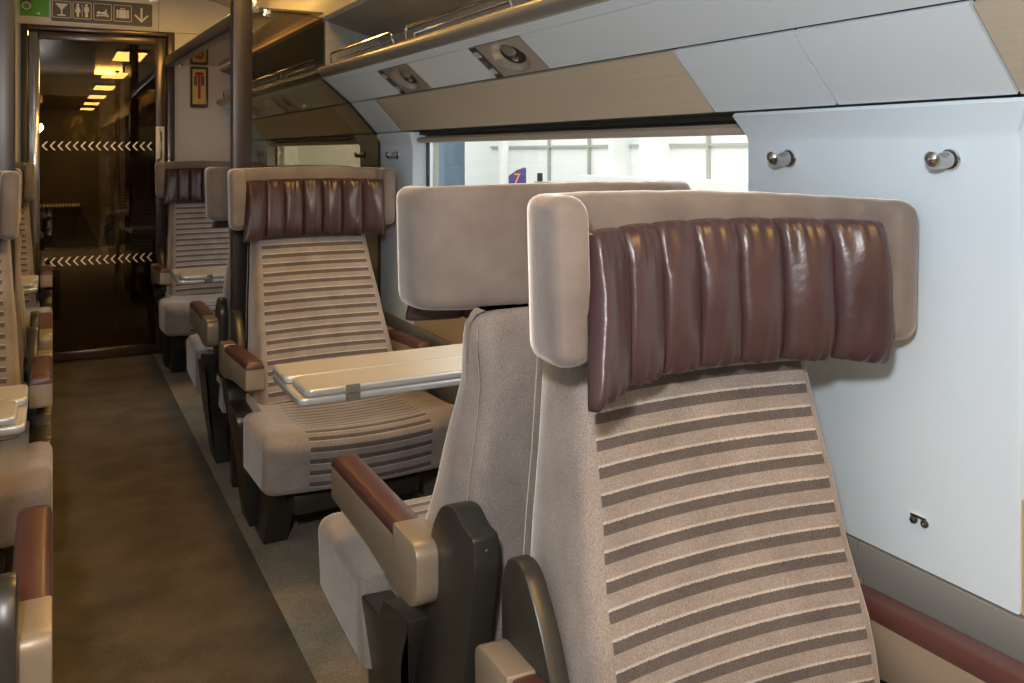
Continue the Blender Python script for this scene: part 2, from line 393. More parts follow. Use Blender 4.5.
# ------------------------------------------------------------------ windows
for i, (a, b) in enumerate(WIN):
    labs = ['window beside the camera, behind the wall with two hooks', 'wide window behind the two high-backed seats, station outside', 'window beyond the tinted glass partition']
    w = empty('window_%d' % (i + 1), (XW + .05, (a + b) / 2, 1.07), labs[i], 'window', kind='structure')
    def N_(mb, name, mat, w=w, a=a, b=b, **k):
        o = mb.build(name, mat, w, **k); o.location = (-XW - .05, -(a + b) / 2, -1.07); return o
    fr = MB()
    for (y0, y1, z0, z1) in ((a, a + .022, .80, 1.37), (b - .022, b, .80, 1.37), (a + .022, b - .022, .80, .825), (a + .022, b - .022, 1.35, 1.37)): fr.box(XW + .050, XW + .075, y0, y1, z0, z1)
    N_(fr, 'window_frame', 'dark', smooth=0)
    iw = MB()
    for (y0, y1) in ((a + .022, a + .034), (b - .034, b - .022)): iw.box(XW + .058, XW + .07, y0, y1, .825, 1.35)
    N_(iw, 'gasket', 'chrome', smooth=0)
    N_(MB().box(XW + .066, XW + .070, a + .02, b - .02, .82, 1.36), 'pane', 'glass', smooth=0)
    N_(MB().prism([(XW + .018, 1.338), (XW + .012, 1.350), (XW + .024, 1.358), (XW + .056, 1.358), (XW + .056, 1.336)], 1, a + .004, b - .004), 'roller_blind', 'blind', smooth=0, label='rolled up beige blind')
    N_(MB().box(XW + .02, XW + .075, a + .001, b - .001, 1.366, 1.378), 'blind_housing', 'black', smooth=0)
# left windows
for i, (a, b) in enumerate(WIN):
    w = MB().box(XL - .05, XL - .046, a, b, .80, 1.38).build('window_%d' % (i + 4), 'glass', None, smooth=0)
    tag(w, ['window on the opposite wall beside the camera', 'window on the opposite wall facing the wide window', 'window on the opposite wall by the end door'][i], 'window', None, 'structure')

# ------------------------------------------------------------------ hooks and socket
def hook(y, label):
    h = empty('coat_hook', (XW, y, 1.288), label, 'hook', 'chrome coat hooks on the wall piers')
    n = 18
    ring = lambda x, r: [(x, r * cos(2 * pi * k / n), r * sin(2 * pi * k / n)) for k in range(n)]
    MB().loft([ring(0, .0165), ring(-.003, .018), ring(-.006, .0165), ring(-.0065, .012)]).build('rosette', 'chrome', h)
    MB().loft([ring(-.0065, .0135), ring(-.009, .0145), ring(-.011, .0135)]).build('collar', 'dark', h)
    rings = []
    for p in [.011, .014, .018, .022, .026, .030, .035, .040, .045, .049, .0515, .0525]:
        r = .0135 * (1 if p < .045 else max(.3, (1 - ((p - .045) / .009) ** 2)))
        top = interp([(.011, 1), (.016, .95), (.024, .2), (.032, .0), (.042, .5), (.0525, 1.1)], p)
        rr = []
        for k in range(n):
            yy = r * cos(2 * pi * k / n); zz = r * 1.0 * sin(2 * pi * k / n)
            rr.append((-p, yy, min(zz, top * .0135) + (.002 if p > .04 else 0)))
        rings.append(rr)
    MB().loft(rings).build('peg', 'peg', h)
hook(1.20, 'chrome coat hook on the near white wall, closer to the window')
hook(.868, 'chrome coat hook on the near white wall, farther from the window')
hook(3.30, 'chrome coat hook just in front of the tinted glass partition')
hook(3.71, 'chrome coat hook behind the tinted glass partition')
sk = empty('wall_catch', (XW, .923, .708), 'tiny chrome two-pin catch low on the near white wall', 'catch')
MB().box(-.004, 0, -.0145, .0145, .006, .010).build('cover_plate', 'chrome', sk)
for s in (-1, 1):
    MB().tube([(0, s * .010, 0), (-.003, s * .010, 0), (-.006, s * .010, 0)], [.0065, .0065, .0045], 12).build('pin', 'dark', sk)
    MB().tube([(-.005, s * .010, 0), (-.008, s * .010, 0)], [.003, .0025], 10).build('pin_tip', 'chrome', sk)

# ------------------------------------------------------------------ reading lamps
def reading_lamp(y0, y1, label):
    r = empty('reading_lamp', (1.05, (y0 + y1) / 2, 1.55), label, 'lamp', 'reading lamp plates under the luggage rack')
    d = Vector((PD[0] - PC[0], 0, PD[1] - PC[1])).normalized(); n = Vector((-d.z, 0, d.x)) 
    if n.z > 0: n = -n
    O = Vector((PC[0] - 1.05, 0, PC[1] - 1.55)); L = .80 * .1475; H = (y1 - y0) / 2
    def P(a, y, h): v = O + d * a + n * h; return (v.x, y, v.z)
    # plate with a bowl sunk in it
    G = 26; rows = []
    mb = MB(); NA = 22; 
    for i in range(NA + 1):
        a = L * i / NA; row = []
        for j in range(G + 1):
            y = -H + 2 * H * j / G
            e = ((a - L * .50) / (L * .42)) ** 2 + ((y + H * .08) / (H * .55)) ** 2
            h = -.022 * max(0, 1 - e) ** .6 + .001
            row.append(P(a, y, h))
        rows.append(row)
    mb.loft(rows, (0, 0), False).build('lamp_plate', 'plate', r, smooth=60)
    # hooded lens
    rings = []
    for k in range(7):
        t = k / 6; rr = .030 * cos(t * pi / 2) + .001
        rings.append([P(L * .62 + rr * .75 * cos(q * pi / 8) - .004 * t, -H * .05 + rr * 1.15 * sin(q * pi / 8), -.018 + .012 * sin(t * pi / 2)) for q in range(16)])
    MB().loft(rings).build('lamp_hood', 'lip', r)
    MB().loft([[P(L * .36 + rr * .6 * cos(q * pi / 6), -H * .05 + rr * sin(q * pi / 6), -.018 + h) for q in range(12)] for rr, h in ((.014, 0), (.014, .008), (.009, .010))]).build('lens', 'chrome', r)
    # button strip at the far side
    def pl(a0, a1, y0_, y1_, h0, h1): return MB().loft([[P(a0, y0_, h0), P(a1, y0_, h0), P(a1, y1_, h0), P(a0, y1_, h0)], [P(a0, y0_, h1), P(a1, y0_, h1), P(a1, y1_, h1), P(a0, y1_, h1)]])
    pl(.002, L - .002, H * .72, H - .002, -.001, .003).build('switch_strip', 'dark', r, smooth=0)
    for k, m in enumerate(('silver', 'chrome', 'silver')):
        a0 = .018 + k * .032
        pl(a0, a0 + .020, H * .77, H * .93, .003, .006).build('button', m, r, smooth=0)
    return r
labs = ['reading lamp plate above the window beside the camera', 'reading lamp plate above the middle of the wide window', 'reading lamp plate over the wide window, nearer the glass partition', 'first reading lamp plate seen through the glass partition', 'last reading lamp plate before the end wall']
for (a, b), l in zip(LAMP, labs): reading_lamp(a, b, l)

# ------------------------------------------------------------------ luggage rack rails
def rail(y0, y1, label):
    r = empty('rack_rail', (.985, y0, 1.645), label, 'rail', 'chrome rails on the luggage rack lip')
    L = y1 - y0
    pts = [(0, 0, 0), (-.004, .006, .02)]
    for k in range(6):
        t = k / 5 * pi / 2; pts.append((-.008, .012 + .022 - .022 * cos(t), .028 + .018 * sin(t)))
    pts2 = [(x, L - y, z) for x, y, z in pts]
    MB().tube(pts + pts2[::-1], .0045, 8).build('top_bar', 'chrome', r)
    pts = [(.012, .03, .0), (.012, .04, .026), (.012, L - .04, .026), (.012, L - .03, .0)]
    MB().tube(pts, .0035, 8).build('lower_bar', 'chrome', r)
    for q in (0, L): MB().tube([(0, q, -.004), (0, q, .004)], [.009, .007], 10).build('foot', 'chrome', r)
rail(-.60, .95, 'chrome rack rail beside the camera')
rail(1.04, 1.76, 'chrome rack rail at the top edge above the white panels')
rail(1.855, 2.57, 'chrome rack rail above the two reading lamps')
rail(2.67, 3.40, 'chrome rack rail ending at the glass partition')
rail(3.62, 4.25, 'first chrome rack rail beyond the glass partition')
rail(4.35, 5.05, 'second chrome rack rail beyond the glass partition')
rail(5.15, 5.85, 'chrome rack rail by the end wall')

# ------------------------------------------------------------------ partition pillars, glass, bar, shelf
p = MB(); p.prism(rounded(rect(.616, .690, PY - .03, PY + .03), .005, 2), 2, 0, 2.33)
tag(p.build('partition_pillar', 'pillarplastic'), 'dark brown pillar between the back-to-back seats by the window', 'pillar')
p = MB(); p.prism(rounded(rect(-.20, -.116, PY - .03, PY + .03), .005, 2), 2, 0, 2.33)
tag(p.build('partition_pillar', 'pillarplastic'), 'dark brown pillar on the other side of the aisle', 'pillar')
g = MB()
g.prism([(.690, .02), (XW - .004, .02), (XW - .004, .60), (XW - .006, 1.372), (1.205, 1.382), (1.092, 1.505), (.978, 1.600), (.955, 1.63), (.958, 1.655), (.978, 1.66), (.978, 1.846), (.690, 1.858)], 1, PY - .003, PY + .003)
go = tag(g.build('glass_partition', 'tint', smooth=0), 'tinted glass partition between pillar and window wall', 'partition')
MB().prism([(XW - .004, .6), (XW - .006, 1.372), (1.205, 1.382), (1.092, 1.505), (.978, 1.600), (.974, 1.594), (1.087, 1.499), (1.198, 1.376), (XW - .013, 1.366), (XW - .012, .6)], 1, PY - .006, PY + .006).build('edge_seal', 'black', go, smooth=0)
MB().prism([(.69, 1.855), (.978, 1.843), (.978, 1.848), (.69, 1.861)], 1, PY - .004, PY + .004).build('top_edge', 'dark', go, smooth=0)
c = MB(); c.box(.735, .765, PY - .016, PY + .016, 1.835, 1.868, .005); c.build('clamp', 'chrome', go)
MB().prism(rounded(rect(.685, .72, 1.846, 1.90), .01), 1, PY - .02, PY + .02, .004).build('corner_bracket', 'steel', go)
g = MB().box(-1.44, -.20, PY - .003, PY + .003, .02, 1.60)
tag(g.build('glass_partition', 'tint', smooth=0), 'tinted glass partition across the other side seats', 'partition')
b = MB()
prf = rounded(rect(-.030, .030, -.034, .034), .014, 3)
b.loft([[(.655 + p[0], PY + .02, 1.822 + p[1]) for p in prf], [(.672 + p[0], YE - .002, 1.886 + p[1]) for p in prf]])
tag(b.build('ceiling_bar', 'pillarplastic'), 'dark bronze bar running from the pillar to the end wall', 'bar')
gs = tag(MB().box(.70, .985, PY + .02, YE - .004, 1.868, 1.876).build('glass_shelf', 'shelfglass', smooth=0), 'glossy tinted glass shelf at rack height by the end wall', 'shelf')
MB().tube([(.735, YE - .03, 1.866), (.735, YE - .03, 1.855)], [.012, .010], 12).build('stud', 'chrome', gs)

# ------------------------------------------------------------------ end wall, door, sign
we = empty('wall_end', (.3, YE, 0), 'end wall around the glass door with white panel beside it', 'wall', kind='structure')
def E_(mb, name, mat, **k):
    o = mb.build(name, mat, we, **k); o.location = (-.3, -YE, 0); return o
E_(MB().box(.700, 1.30, YE, YE + .08, 0, 2.075), 'side_panel', 'endwall')
E_(MB().box(-1.5, -.17, YE, YE + .08, 0, 2.075), 'side_panel', 'endwall')
E_(MB().box(-1.5, .604, YE, YE + .08, 2.078, 2.45), 'header_panel', 'endwall')
E_(MB().box(.607, 1.30, YE, YE + .08, 2.078, 2.45), 'header_panel', 'endwall')
d1 = empty('door_1', (.25, YE, 0), 'tinted glass end door with two rows of pale chevrons', 'door', kind='structure')
def D_(mb, name, mat, **k):
    o = mb.build(name, mat, d1, **k); o.location = (-.25, -YE, 0); return o
D_(MB().box(-.17, -.135, YE - .02, YE + .10, 0, 2.075, .003), 'jamb', 'dark')
D_(MB().box(.655, .700, YE - .03, YE + .10, 0, 2.075, .003), 'jamb', 'browngloss')
D_(MB().box(-.135, .655, YE - .02, YE + .10, 2.045, 2.075, .003), 'head', 'browngloss')
D_(MB().box(-.13, -.070, YE + .01, YE + .045, .01, 2.04, .004), 'stile', 'steel', label='polished steel door stile')
D_(MB().box(.588, .652, YE + .01, YE + .045, .01, 2.04, .004), 'stile', 'browngloss', label='dark bronze door stile')
D_(MB().box(-.083, .588, YE + .01, YE + .045, 1.99, 2.04, .004), 'rail', 'browngloss')
D_(MB().box(-.083, .588, YE + .01, YE + .045, .01, .065, .004), 'rail', 'browngloss')
D_(MB().box(-.083, .588, YE + .024, YE + .032, .065, 1.99), 'pane', 'doorglass', smooth=0)
D_(MB().box(-.14, .66, YE - .02, YE + .10, 0, .008), 'threshold', 'browngloss')
def chev(x, z, y, s=1):
    w = .011 * s; a = .024 * s; h = .027 * s
    P = [(x, z), (x + a, z + h), (x + a + w, z + h), (x + w, z), (x + a + w, z - h), (x + a, z - h)]
    return MB().prism(P, 1, y - .002, y)
for z in (1.338, .622):
    for k in range(15):
        D_(chev(-.060 + k * .0425, z, YE + .024), 'chevron', 'chev', smooth=0)
hp = MB().box(.588, .640, YE - .001, YE + .010, 1.215, 1.465, .003)
hpo = D_(hp, 'handle_plate', 'signwhite', label='cream plate with a vertical pull')
hd = MB().tube([(.618, YE, 1.43), (.618, YE - .025, 1.42), (.618, YE - .032, 1.39), (.618, YE - .032, 1.29), (.618, YE - .025, 1.26), (.600, YE - .01, 1.245), (.598, YE, 1.24)], .007, 8)
hdo = hd.build('pull', 'arm', hpo)
MB().tube([(.612, YE, 1.447), (.612, YE - .005, 1.447)], .005, 8).build('screw', 'dark', hpo)

# sign above the door
sg = empty('direction_sign', (.27, YE - .004, 2.19), 'sign above the end door with bar, toilet, baby change, luggage and arrow pictograms', 'sign')
MB().box(-.285, .300, -.004, .004, -.095, .20, .003).build('sign_board', 'silver', sg, label='pale grey backing board')
MB().prism(rounded(rect(-.278, .296, -.087, .060), .012), 1, -.006, -.004).build('sign_plate', 'signgrey', sg)
YS = -.0075
def flat(polys, par=sg, mat='signwhite', name='pictogram', y=YS):
    mb = MB()
    for q in polys: mb.prism(q, 1, y, y + .0016)
    return mb.build(name, mat, par, smooth=0)
def circ(x, z, r, n=14, sx=1): return [(x + r * sx * cos(2 * pi * k / n), z + r * sin(2 * pi * k / n)) for k in range(n)]
cx = [-.221, -.108, .007, .122]; zc = -.012
for x in cx:
    o = rounded(rect(x - .052, x + .052, zc - .052, zc + .052), .010)
    i = rounded(rect(x - .049, x + .049, zc - .049, zc + .049), .008)
    mb = MB(); n = len(o); mb.v = [(p[0], YS, p[1]) for p in o + i]; mb.a = [(9, 0, 0)] * (2 * n)
    mb.f = [(k, (k + 1) % n, n + (k + 1) % n, n + k) for k in range(n)]
    mb.build('icon_border', 'signwhite', sg, smooth=0)
x = cx[0]; flat([[(x - .036, zc + .036), (x + .036, zc + .036), (x + .004, zc - .002), (x + .004, zc - .030), (x + .024, zc - .034), (x + .024, zc - .040), (x - .024, zc - .040), (x - .024, zc - .034), (x - .004, zc - .030), (x - .004, zc - .002)]])
x = cx[1]
for s, dress in ((-.024, 1), (.024, 0)):
    q = [circ(x + s, zc + .034, .008)]
    if dress: q.append([(x + s - .008, zc + .024), (x + s + .008, zc + .024), (x + s + .016, zc - .012), (x + s + .007, zc - .012), (x + s + .006, zc - .040), (x + s - .006, zc - .040), (x + s - .007, zc - .012), (x + s - .016, zc - .012)])
    else: q.append([(x + s - .013, zc + .024), (x + s + .013, zc + .024), (x + s + .014, zc - .006), (x + s + .008, zc - .006), (x + s + .008, zc - .040), (x + s - .008, zc - .040), (x + s - .008, zc - .006), (x + s - .014, zc - .006)])
    flat(q)
flat([rect(x - .0012, x + .0012, zc - .038, zc + .040)])
x = cx[2]
flat([rect(x - .036, x + .036, zc - .026, zc - .019), rect(x - .030, x - .026, zc - .034, zc - .026), rect(x + .026, x + .030, zc - .034, zc - .026), circ(x - .022, zc - .006, .010),
      [(x - .012, zc - .014), (x - .010, zc - .001), (x + .010, zc + .002), (x + .020, zc + .020), (x + .025, zc + .016), (x + .020, zc - .002), (x + .030, zc - .012), (x + .030, zc - .016)]])
x = cx[3]
flat([rounded(rect(x - .036, x - .024, zc - .030, zc + .022), .004), rect(x - .021, x + .021, zc - .030, zc + .022), rounded(rect(x + .024, x + .036, zc - .030, zc + .022), .004),
      rect(x - .012, x - .008, zc + .022, zc + .032), rect(x + .008, x + .012, zc + .022, zc + .032), rect(x - .012, x + .012, zc + .029, zc + .034)])
x = .232
flat([rect(x - .006, x + .006, zc - .034, zc + .042), [(x, zc - .052), (x + .042, zc - .008), (x + .036, zc + .001), (x, zc - .036), (x - .036, zc + .001), (x - .042, zc - .008)]], name='arrow')
gn = empty('green_notice', (-.09, YE - .004, 2.21), 'small green notice with a round symbol at the top by the far pillar', 'sign')
MB().box(-.085, .07, -.004, .0, -.085, .12).build('notice_board', 'green', gn, smooth=0)
flat([rounded(rect(-.075, -.025, -.055, .10), .008)], gn, 'signgrey', 'symbol_panel', -.006)
flat([circ(-.05, -.025, .024, 20)], gn, 'signwhite', 'ring', -.0078)
flat([circ(-.05, -.025, .019, 20)], gn, 'green', 'disc', -.0095)
flat([circ(-.05, .045, .020, 20)], gn, 'signwhite', 'ring', -.0078)
flat([[(.0, -.065), (.02, -.075), (.025, -.06)]], gn, 'signwhite', 'arrow', -.006)
sw = tag(MB().box(.545, .60, YE - .012, YE, 2.265, 2.33, .003).build('wall_switch', 'silver'), 'small grey double switch above the arrow of the sign', 'switch')
MB().box(.575, .597, YE - .016, YE - .012, 2.278, 2.31).build('key', 'endwall', sw)
MB().box(.549, .571, YE - .016, YE - .012, 2.278, 2.31).build('key', 'endwall', sw)

# emergency hammer box
hb = empty('hammer_box', (.852, YE, 1.727), 'red emergency hammer on a yellow card in a dark wall box', 'safety box')
rr = MB()
o = rounded(rect(-.056, .056, -.135, .135), .010); i = rounded(rect(-.042, .042, -.112, .118), .006)
n = len(o)
rr.loft([[(p[0], 0, p[1]) for p in o], [(p[0], -.018, p[1]) for p in o], [(p[0], -.018, p[1]) for p in i], [(p[0], -.006, p[1]) for p in i]], (1, 1)).build('box_frame', 'browngloss', hb, smooth=20)
flat([rounded(rect(-.042, .042, -.112, .118), .006)], hb, 'yellow', 'card', -.008)
flat([rect(-.033, -.012, .01, .075), rect(.012, .033, .01, .075)], hb, 'signgrey', 'print', -.0092)
flat([rect(-.006, .002, -.1, -.094)], hb, 'signgrey', 'print', -.0092)
MB().tube([(0, -.016, .085), (0, -.016, -.075)], .008, 8).build('hammer_handle', 'red', hb)
MB().tube([(-.026, -.016, .085), (-.02, -.016, .087), (.02, -.016, .087), (.026, -.016, .085)], [.006, .011, .011, .006], 8).build('hammer_head', 'red', hb)

# vestibule beyond the door
ve = empty('wall_vestibule', (.3, 8, 0), 'dark vestibule seen through the glass end door', 'vestibule', kind='structure')
def V_(mb, name, mat, **k):
    o = mb.build(name, mat, ve, **k); o.location = (-.3, -8, 0); return o
V_(MB().box(-1.5, 1.3, YE + .1, 13.1, -.04, -.001), 'vestibule_floor', 'carpet')
V_(MB().box(-1.5, 1.3, YE + .1, 13.1, 2.30, 2.34), 'vestibule_ceiling', 'browngloss')
V_(MB().box(.95, 1.3, YE + .09, 13.1, 0, 2.3), 'vestibule_wall', 'browngloss')
V_(MB().box(-1.5, -.75, YE + .09, 13.1, 0, 2.3), 'vestibule_wall', 'browngloss')
V_(MB().box(-1.5, 1.3, 13.1, 13.15, 0, 2.3), 'vestibule_wall', 'black')
V_(MB().box(.62, .95, 8.4, 9.2, 0, 2.3), 'vestibule_cabinet', 'browngloss')
V_(MB().box(-.4, .55, 12.9, 12.91, .0, 2.05), 'inner_pane', 'doorglass')
for k in range(13): V_(chev(-.15 + k * .037, .60, 12.895, .80), 'chevron', 'chev', smooth=0)
V_(MB().box(-.34, -.17, 7.4, 7.8, 2.22, 2.295), 'ceiling_lamp', 'vestlamp', smooth=0)
V_(MB().box(.46, .74, 11.4, 12.0, 2.27, 2.295), 'ceiling_lamp', 'vestlamp', smooth=0)  # glowing panel added to brighten the inner chevrons
light('chevron_fill_light', 'AREA', (.45, 11.7, 2.25), 60, (1, .75, .4), .3, (radians(35), 0, 0))  # added fill, tilted towards the inner chevrons to make them show
lg = tag(MB().box(-.70, .05, 7.6, 8.2, 0, .40, .01).build('luggage_stand', 'browngloss'), 'low dark luggage stand seen dimly through the end door', 'stand')
MB().box(-.70, .055, 7.592, 7.6, .385, .40).build('edge_strip', 'gold', lg)
gp = tag(MB().tube([(.42, 7.0, 0.0), (.42, 7.0, 1.9)], .016, 12).build('grab_pole', 'gold'), 'golden grab pole seen through the end door', 'pole')

wb = tag(MB().box(-1.5, 1.3, YB - .05, YB, 0, 2.4).build('wall_back', 'endwall'), 'plain end wall behind the camera', 'wall', None, 'structure')

# ------------------------------------------------------------------ ceiling lamps
for y in (-9.98, -7.52, -5.06, -2.6, -.16, 2.30, 4.76):
    lp = empty('ceiling_lamp', (.70, y, 2.30), {-5.06: 'warm ceiling lamp two bays behind the camera', -7.52: 'warm ceiling lamp three bays behind the camera', -9.98: 'warm ceiling lamp at the far rear end', 2.30: 'warm ceiling lamp over the wide window bay', 4.76: 'warm ceiling lamp near the end door', -.16: 'warm ceiling lamp above the camera', -2.6: 'warm ceiling lamp one bay behind the camera'}[y], 'lamp', 'warm ceiling lamps in a row')
    MB().box(-.155, .155, -.45, .45, -.012, .015, .004).build('lamp_frame', 'lip', lp)
    MB().box(-.135, .135, -.43, .43, -.022, -.010).build('diffuser', 'frostlamp', lp, smooth=0)

# ------------------------------------------------------------------ SEATS
def headrest_path(ft, n=61):
    """centre line of the winged headrest in plan, dense; returns (x, f, nx, nf, thickness)"""
    c = [(-.283, ft - .026), (-.283, ft - .070), (-.272, ft - .098), (-.20, ft - .128), (-.10, ft - .148), (0, ft - .155)]
    c = c + [(-x, f) for x, f in c[-2::-1]]
    q = [Vector(p) for p in rounded(c, [0, .02, .03, .06, .06, .06, .06, .06, .03, .02, 0], 5)]
    # resample evenly
    L = [0]
    for a, b in zip(q, q[1:]): L.append(L[-1] + (b - a).length)
    # open the polyline (rounded() treats it as closed; first and last corners have radius 0)
    out = []
    for k in range(n):
        d = L[-1] * k / (n - 1); i = max(j for j in range(len(L)) if L[j] <= d + 1e-9); i = min(i, len(q) - 2)
        t = (d - L[i]) / max(1e-9, L[i + 1] - L[i]); out.append(q[i].lerp(q[i + 1], t))
    res = []
    for k, p in enumerate(out):
        t = (out[min(k + 1, n - 1)] - out[max(k - 1, 0)]).normalized()
        res.append((p.x, p.y, -t.y, t.x, .056 + .012 * max(0, 1 - abs(p.x) / .27)))
    return res
STRIPE_LIM = .88
def seat(name, loc, away, label, slide=0, ft=.17, shift=0, tilt=0, fin=-.02, arm_drop=0, group=None, aisle=-1, back_f=.0, yaw=0, hx=0, roll=0):
    """local frame: x lateral, forward = -y, z up; origin under the rear end of the armrests"""
    R = empty(name, (loc[0], loc[1], 0), label, 'seat', group, rz=(pi if away else 0) + radians(yaw))
    K = lambda x, f, z: (x, -f, z)
    sh = shift; shb = shift * .17
    # ---- backrest
    wk = 1.06 if away else 1
    wt = [(.36, .258 * wk), (.50, .252 * wk), (.70, .238 * wk), (.90, .222 * wk), (1.0, .214 * (1.13 if away else 1)), (1.10, .208)]
    fr = [(.36, .215), (.45, .232), (.56, .215), (.75, .150), (.92, .098), (.98, .082), (1.03, .062)]
    re = [(.36, -.035), (.60, -.050), (1.0, -.062)]
    zs = [.36, .38, .42, .46, .50, .55, .60, .65, .70, .75, .80, .85, .90, .95, .98, 1.005, 1.022, 1.030]
    rings = []; at = []; arc = 0; pf = None
    for z in zs:
        sl = slide * .9 * max(0, min(1, (1.05 - z) / .6)) + (ft - .17) * max(0, min(1, (z - .5) / .4)) * .5
        w = interp(wt, z); f1 = interp(fr, z) + back_f + sl; f0 = interp(re, z) + sl
        if z > 1.01: e_ = {1.022: .004, 1.030: .014}[z]; w -= e_; f1 -= e_; f0 += e_
        if pf is not None: arc += math.hypot(z - pf[0], f1 - pf[1])
        pf = (z, f1)
        base = rounded([(-w * .93, f0), (w * .93, f0), (w, f0 + .06), (w, f1 - .055), (w * .965, f1), (0, f1), (-w * .965, f1), (-w, f1 - .055), (-w, f0 + .06)], [.025, .025, .03, .03, .045, 0, .045, .03, .03], 5)
        # subdivide the front span
        q = []
        for i, p in enumerate(base):
            q.append(p); nx = base[(i + 1) % len(base)]
            if abs(nx[0] - p[0]) > .08:
                for k in range(1, 5): q.append((p[0] + (nx[0] - p[0]) * k / 5, p[1] + (nx[1] - p[1]) * k / 5))
        ring = []; a = []
        for x, f in q:
            front = f > (f0 + f1) / 2 + .015
            if front: f -= .020 * max(0, 1 - (x / (w * .9)) ** 2) ** 1.0 
            ring.append(K(x + shb, f, z)); a.append((x / w / STRIPE_LIM, arc, 1 if front and z < 1.06 else 0))
        rings.append(ring); at.append(a)
    bk = MB().loft(rings, at=at).build('backrest', 'fabric', R, smooth=50)
    for s in (-1, 1):
        pts = [K(shb + s * interp(wt, z) * .985, interp(re, z) + .012 + slide * .9 * max(0, min(1, (1.05 - z) / .6)) + (ft - .17) * max(0, min(1, (z - .5) / .4)) * .5, z) for z in zs[3:16]]
        MB().tube(pts, .0013, 5).build('piping', 'piping', bk)
    # ---- headrest
    path = headrest_path(ft)
    z0, z1 = 1.018, 1.238
    rings = []
    n = len(path)
    ends = [(.028, .62), (.024, .80), (.016, .93), (.008, .985)]
    st = []
    x, f, nx, nf, th = path[0]
    for e, k in ends: st.append((x, f + e, nx, nf, th, k))
    st += [(*p, 1) for p in path]
    x, f, nx, nf, th = path[-1]
    for e, k in ends[::-1]: st.append((x, f + e, nx, nf, th, k))
    for x, f, nx, nf, th, k in st:
        h = (z1 - z0) / 2; h2 = h - (1 - k) * .05; w2 = th / 2 * (k if k == 1 else k * .98)
        lift = .006 * max(0, 1 - (x / .29) ** 2)
        sec = rounded(rect(-w2, w2, -h2, h2), .024, 5)
        out2 = []
        for a, b in sec:
            zz = z0 + h + b + lift + (.0015 * noise.noise(Vector((x * 30, b * 60, loc[1]))))
            out2.append(K(x * (1 + .010 * b / h + hx * 2.2) + nx * a + sh + hx, f + nf * a, zz - x * roll - hx * .25))
        # add mid points on the tall sides for a soft shape
        rings.append(out2)
    hr = MB().loft(rings).build('headrest', 'velour', R, smooth=70)
    # ---- leather head cushion with seven channels
    NS = 127; NC = 28; rings = []
    xs0 = .254
    for i in range(NS):
        t = i / (NS - 1); x = -xs0 + 2 * xs0 * t
        ch = (t * 7) % 1.0 if i < NS - 1 else 1.0
        g = abs(sin(pi * ch)) ** .42
        end = min(1, min(t, 1 - t) / .022); endf = math.sqrt(max(0, 1 - (1 - end) ** 2))
        T = (.020 + .024 * g) * (.30 + .70 * endf)
        fc = ft - .100 + (abs(x) / .255) ** 2.2 * .088
        zt = 1.198 + .003 * g - .004 * (abs(x) / .25) ** 2; zb = .990 - .010 * g * .6 - .008 * (max(0, abs(x) - .19) / .06) ** 2
        zm = (zt + zb) / 2; hh = (zt - zb) / 2
        ring = []
        for k in range(NC):
            a = 2 * pi * k / NC; ca, sa = cos(a), sin(a)
            ff = abs(ca) ** .55 * (1 if ca > 0 else -.35) * T
            zz = abs(sa) ** .75 * (1 if sa > 0 else -1) * hh
            wob = 0
            if ca > .1:
                edge = abs(sa) ** 2.5
                wob = noise.noise(Vector((x * 26 + loc[1] * 7, zz * 13, loc[1]))) * .006 + noise.noise(Vector((x * 60, zz * 30, loc[1] * 3 + 9))) * .003
                wob += edge * sin(x * 300 + 5 * noise.noise(Vector((x * 20, 1, loc[1])))) * .0034
            lean = -.010 * (zz / hh) * (.6 + .9 * (max(0, -x * (1 if not away else -1)) / .25) ** 3)
            sd = max(0, (-x if not away else x)) / .254
            low = max(0, -zz / hh + .2)
            xo = (-1 if not away else 1) * .018 * low * sd ** 4
            ring.append(K(x + sh + xo, fc + .012 + ff + wob + lean + .013 * low * sd ** 4, zm + zz))
        rings.append(ring)
    hc = MB().loft(rings).build('head_cushion', 'leather', R, smooth=80)
    for s in (-1, 1):
        if s == (-1 if not away else 1): continue      # this end is tucked round the wing
        le = .9 * (1 if s == (-1 if not away else 1) else 0) + .6
        pts = [K(s * (xs0 + .001) + sh, ft - .006 - .010 * q * le, 1.086 + q * .104) for q in (-.96, -.6, -.2, .2, .6, .98)]
        MB().tube(pts, .0028, 6).build('piping', 'leather', hc)
    # ---- cushion
    F = .625 + slide
    def prof(x, rear):
        ax = abs(x); sag = .014 * (1 - (ax / .33) ** 2)
        zt = lambda f: .425 + .05 * (f / F) - sag * (1 if f < F - .05 else .3) + .008 * sin(f / F * 6)
        zb = lambda f: .235 + .045 * (f / F)
        bul = .035 * (1 - (ax / .33) ** 2)
        P = []
        for k in range(9): f = rear + (F - .055 - rear) * k / 8; P.append((f, zt(f)))
        Fe = F + bul
        top = zt(F - .055); bot = zb(F) + .0
        for k in range(1, 6): a = k / 6 * pi / 2; P.append((F - .055 + (Fe - F + .055) * sin(a), top - .045 + .045 * cos(a)))
        for k in range(5): P.append((Fe - .004 * k * 1.0, top - .045 - (top - .045 - bot - .025) * (k / 4)))
        for k in range(1, 5): a = k / 4 * pi / 2; P.append((Fe - .016 - .03 * (1 - cos(a)), bot + .025 - .025 * sin(a)))
        for k in range(1, 6): f = (Fe - .046) + (rear - Fe + .046) * k / 5; P.append((f, zb(f)))
        return P
    rings = []; at = []
    xl = [-.325, -.3245, -.320, -.312, -.29, -.268, -.262, -.258, -.24, -.22, -.20, -.16, -.12, -.08, -.04, 0, .04, .08, .12, .16, .20, .22, .24, .258, .262, .268, .29, .312, .320, .3245, .325]
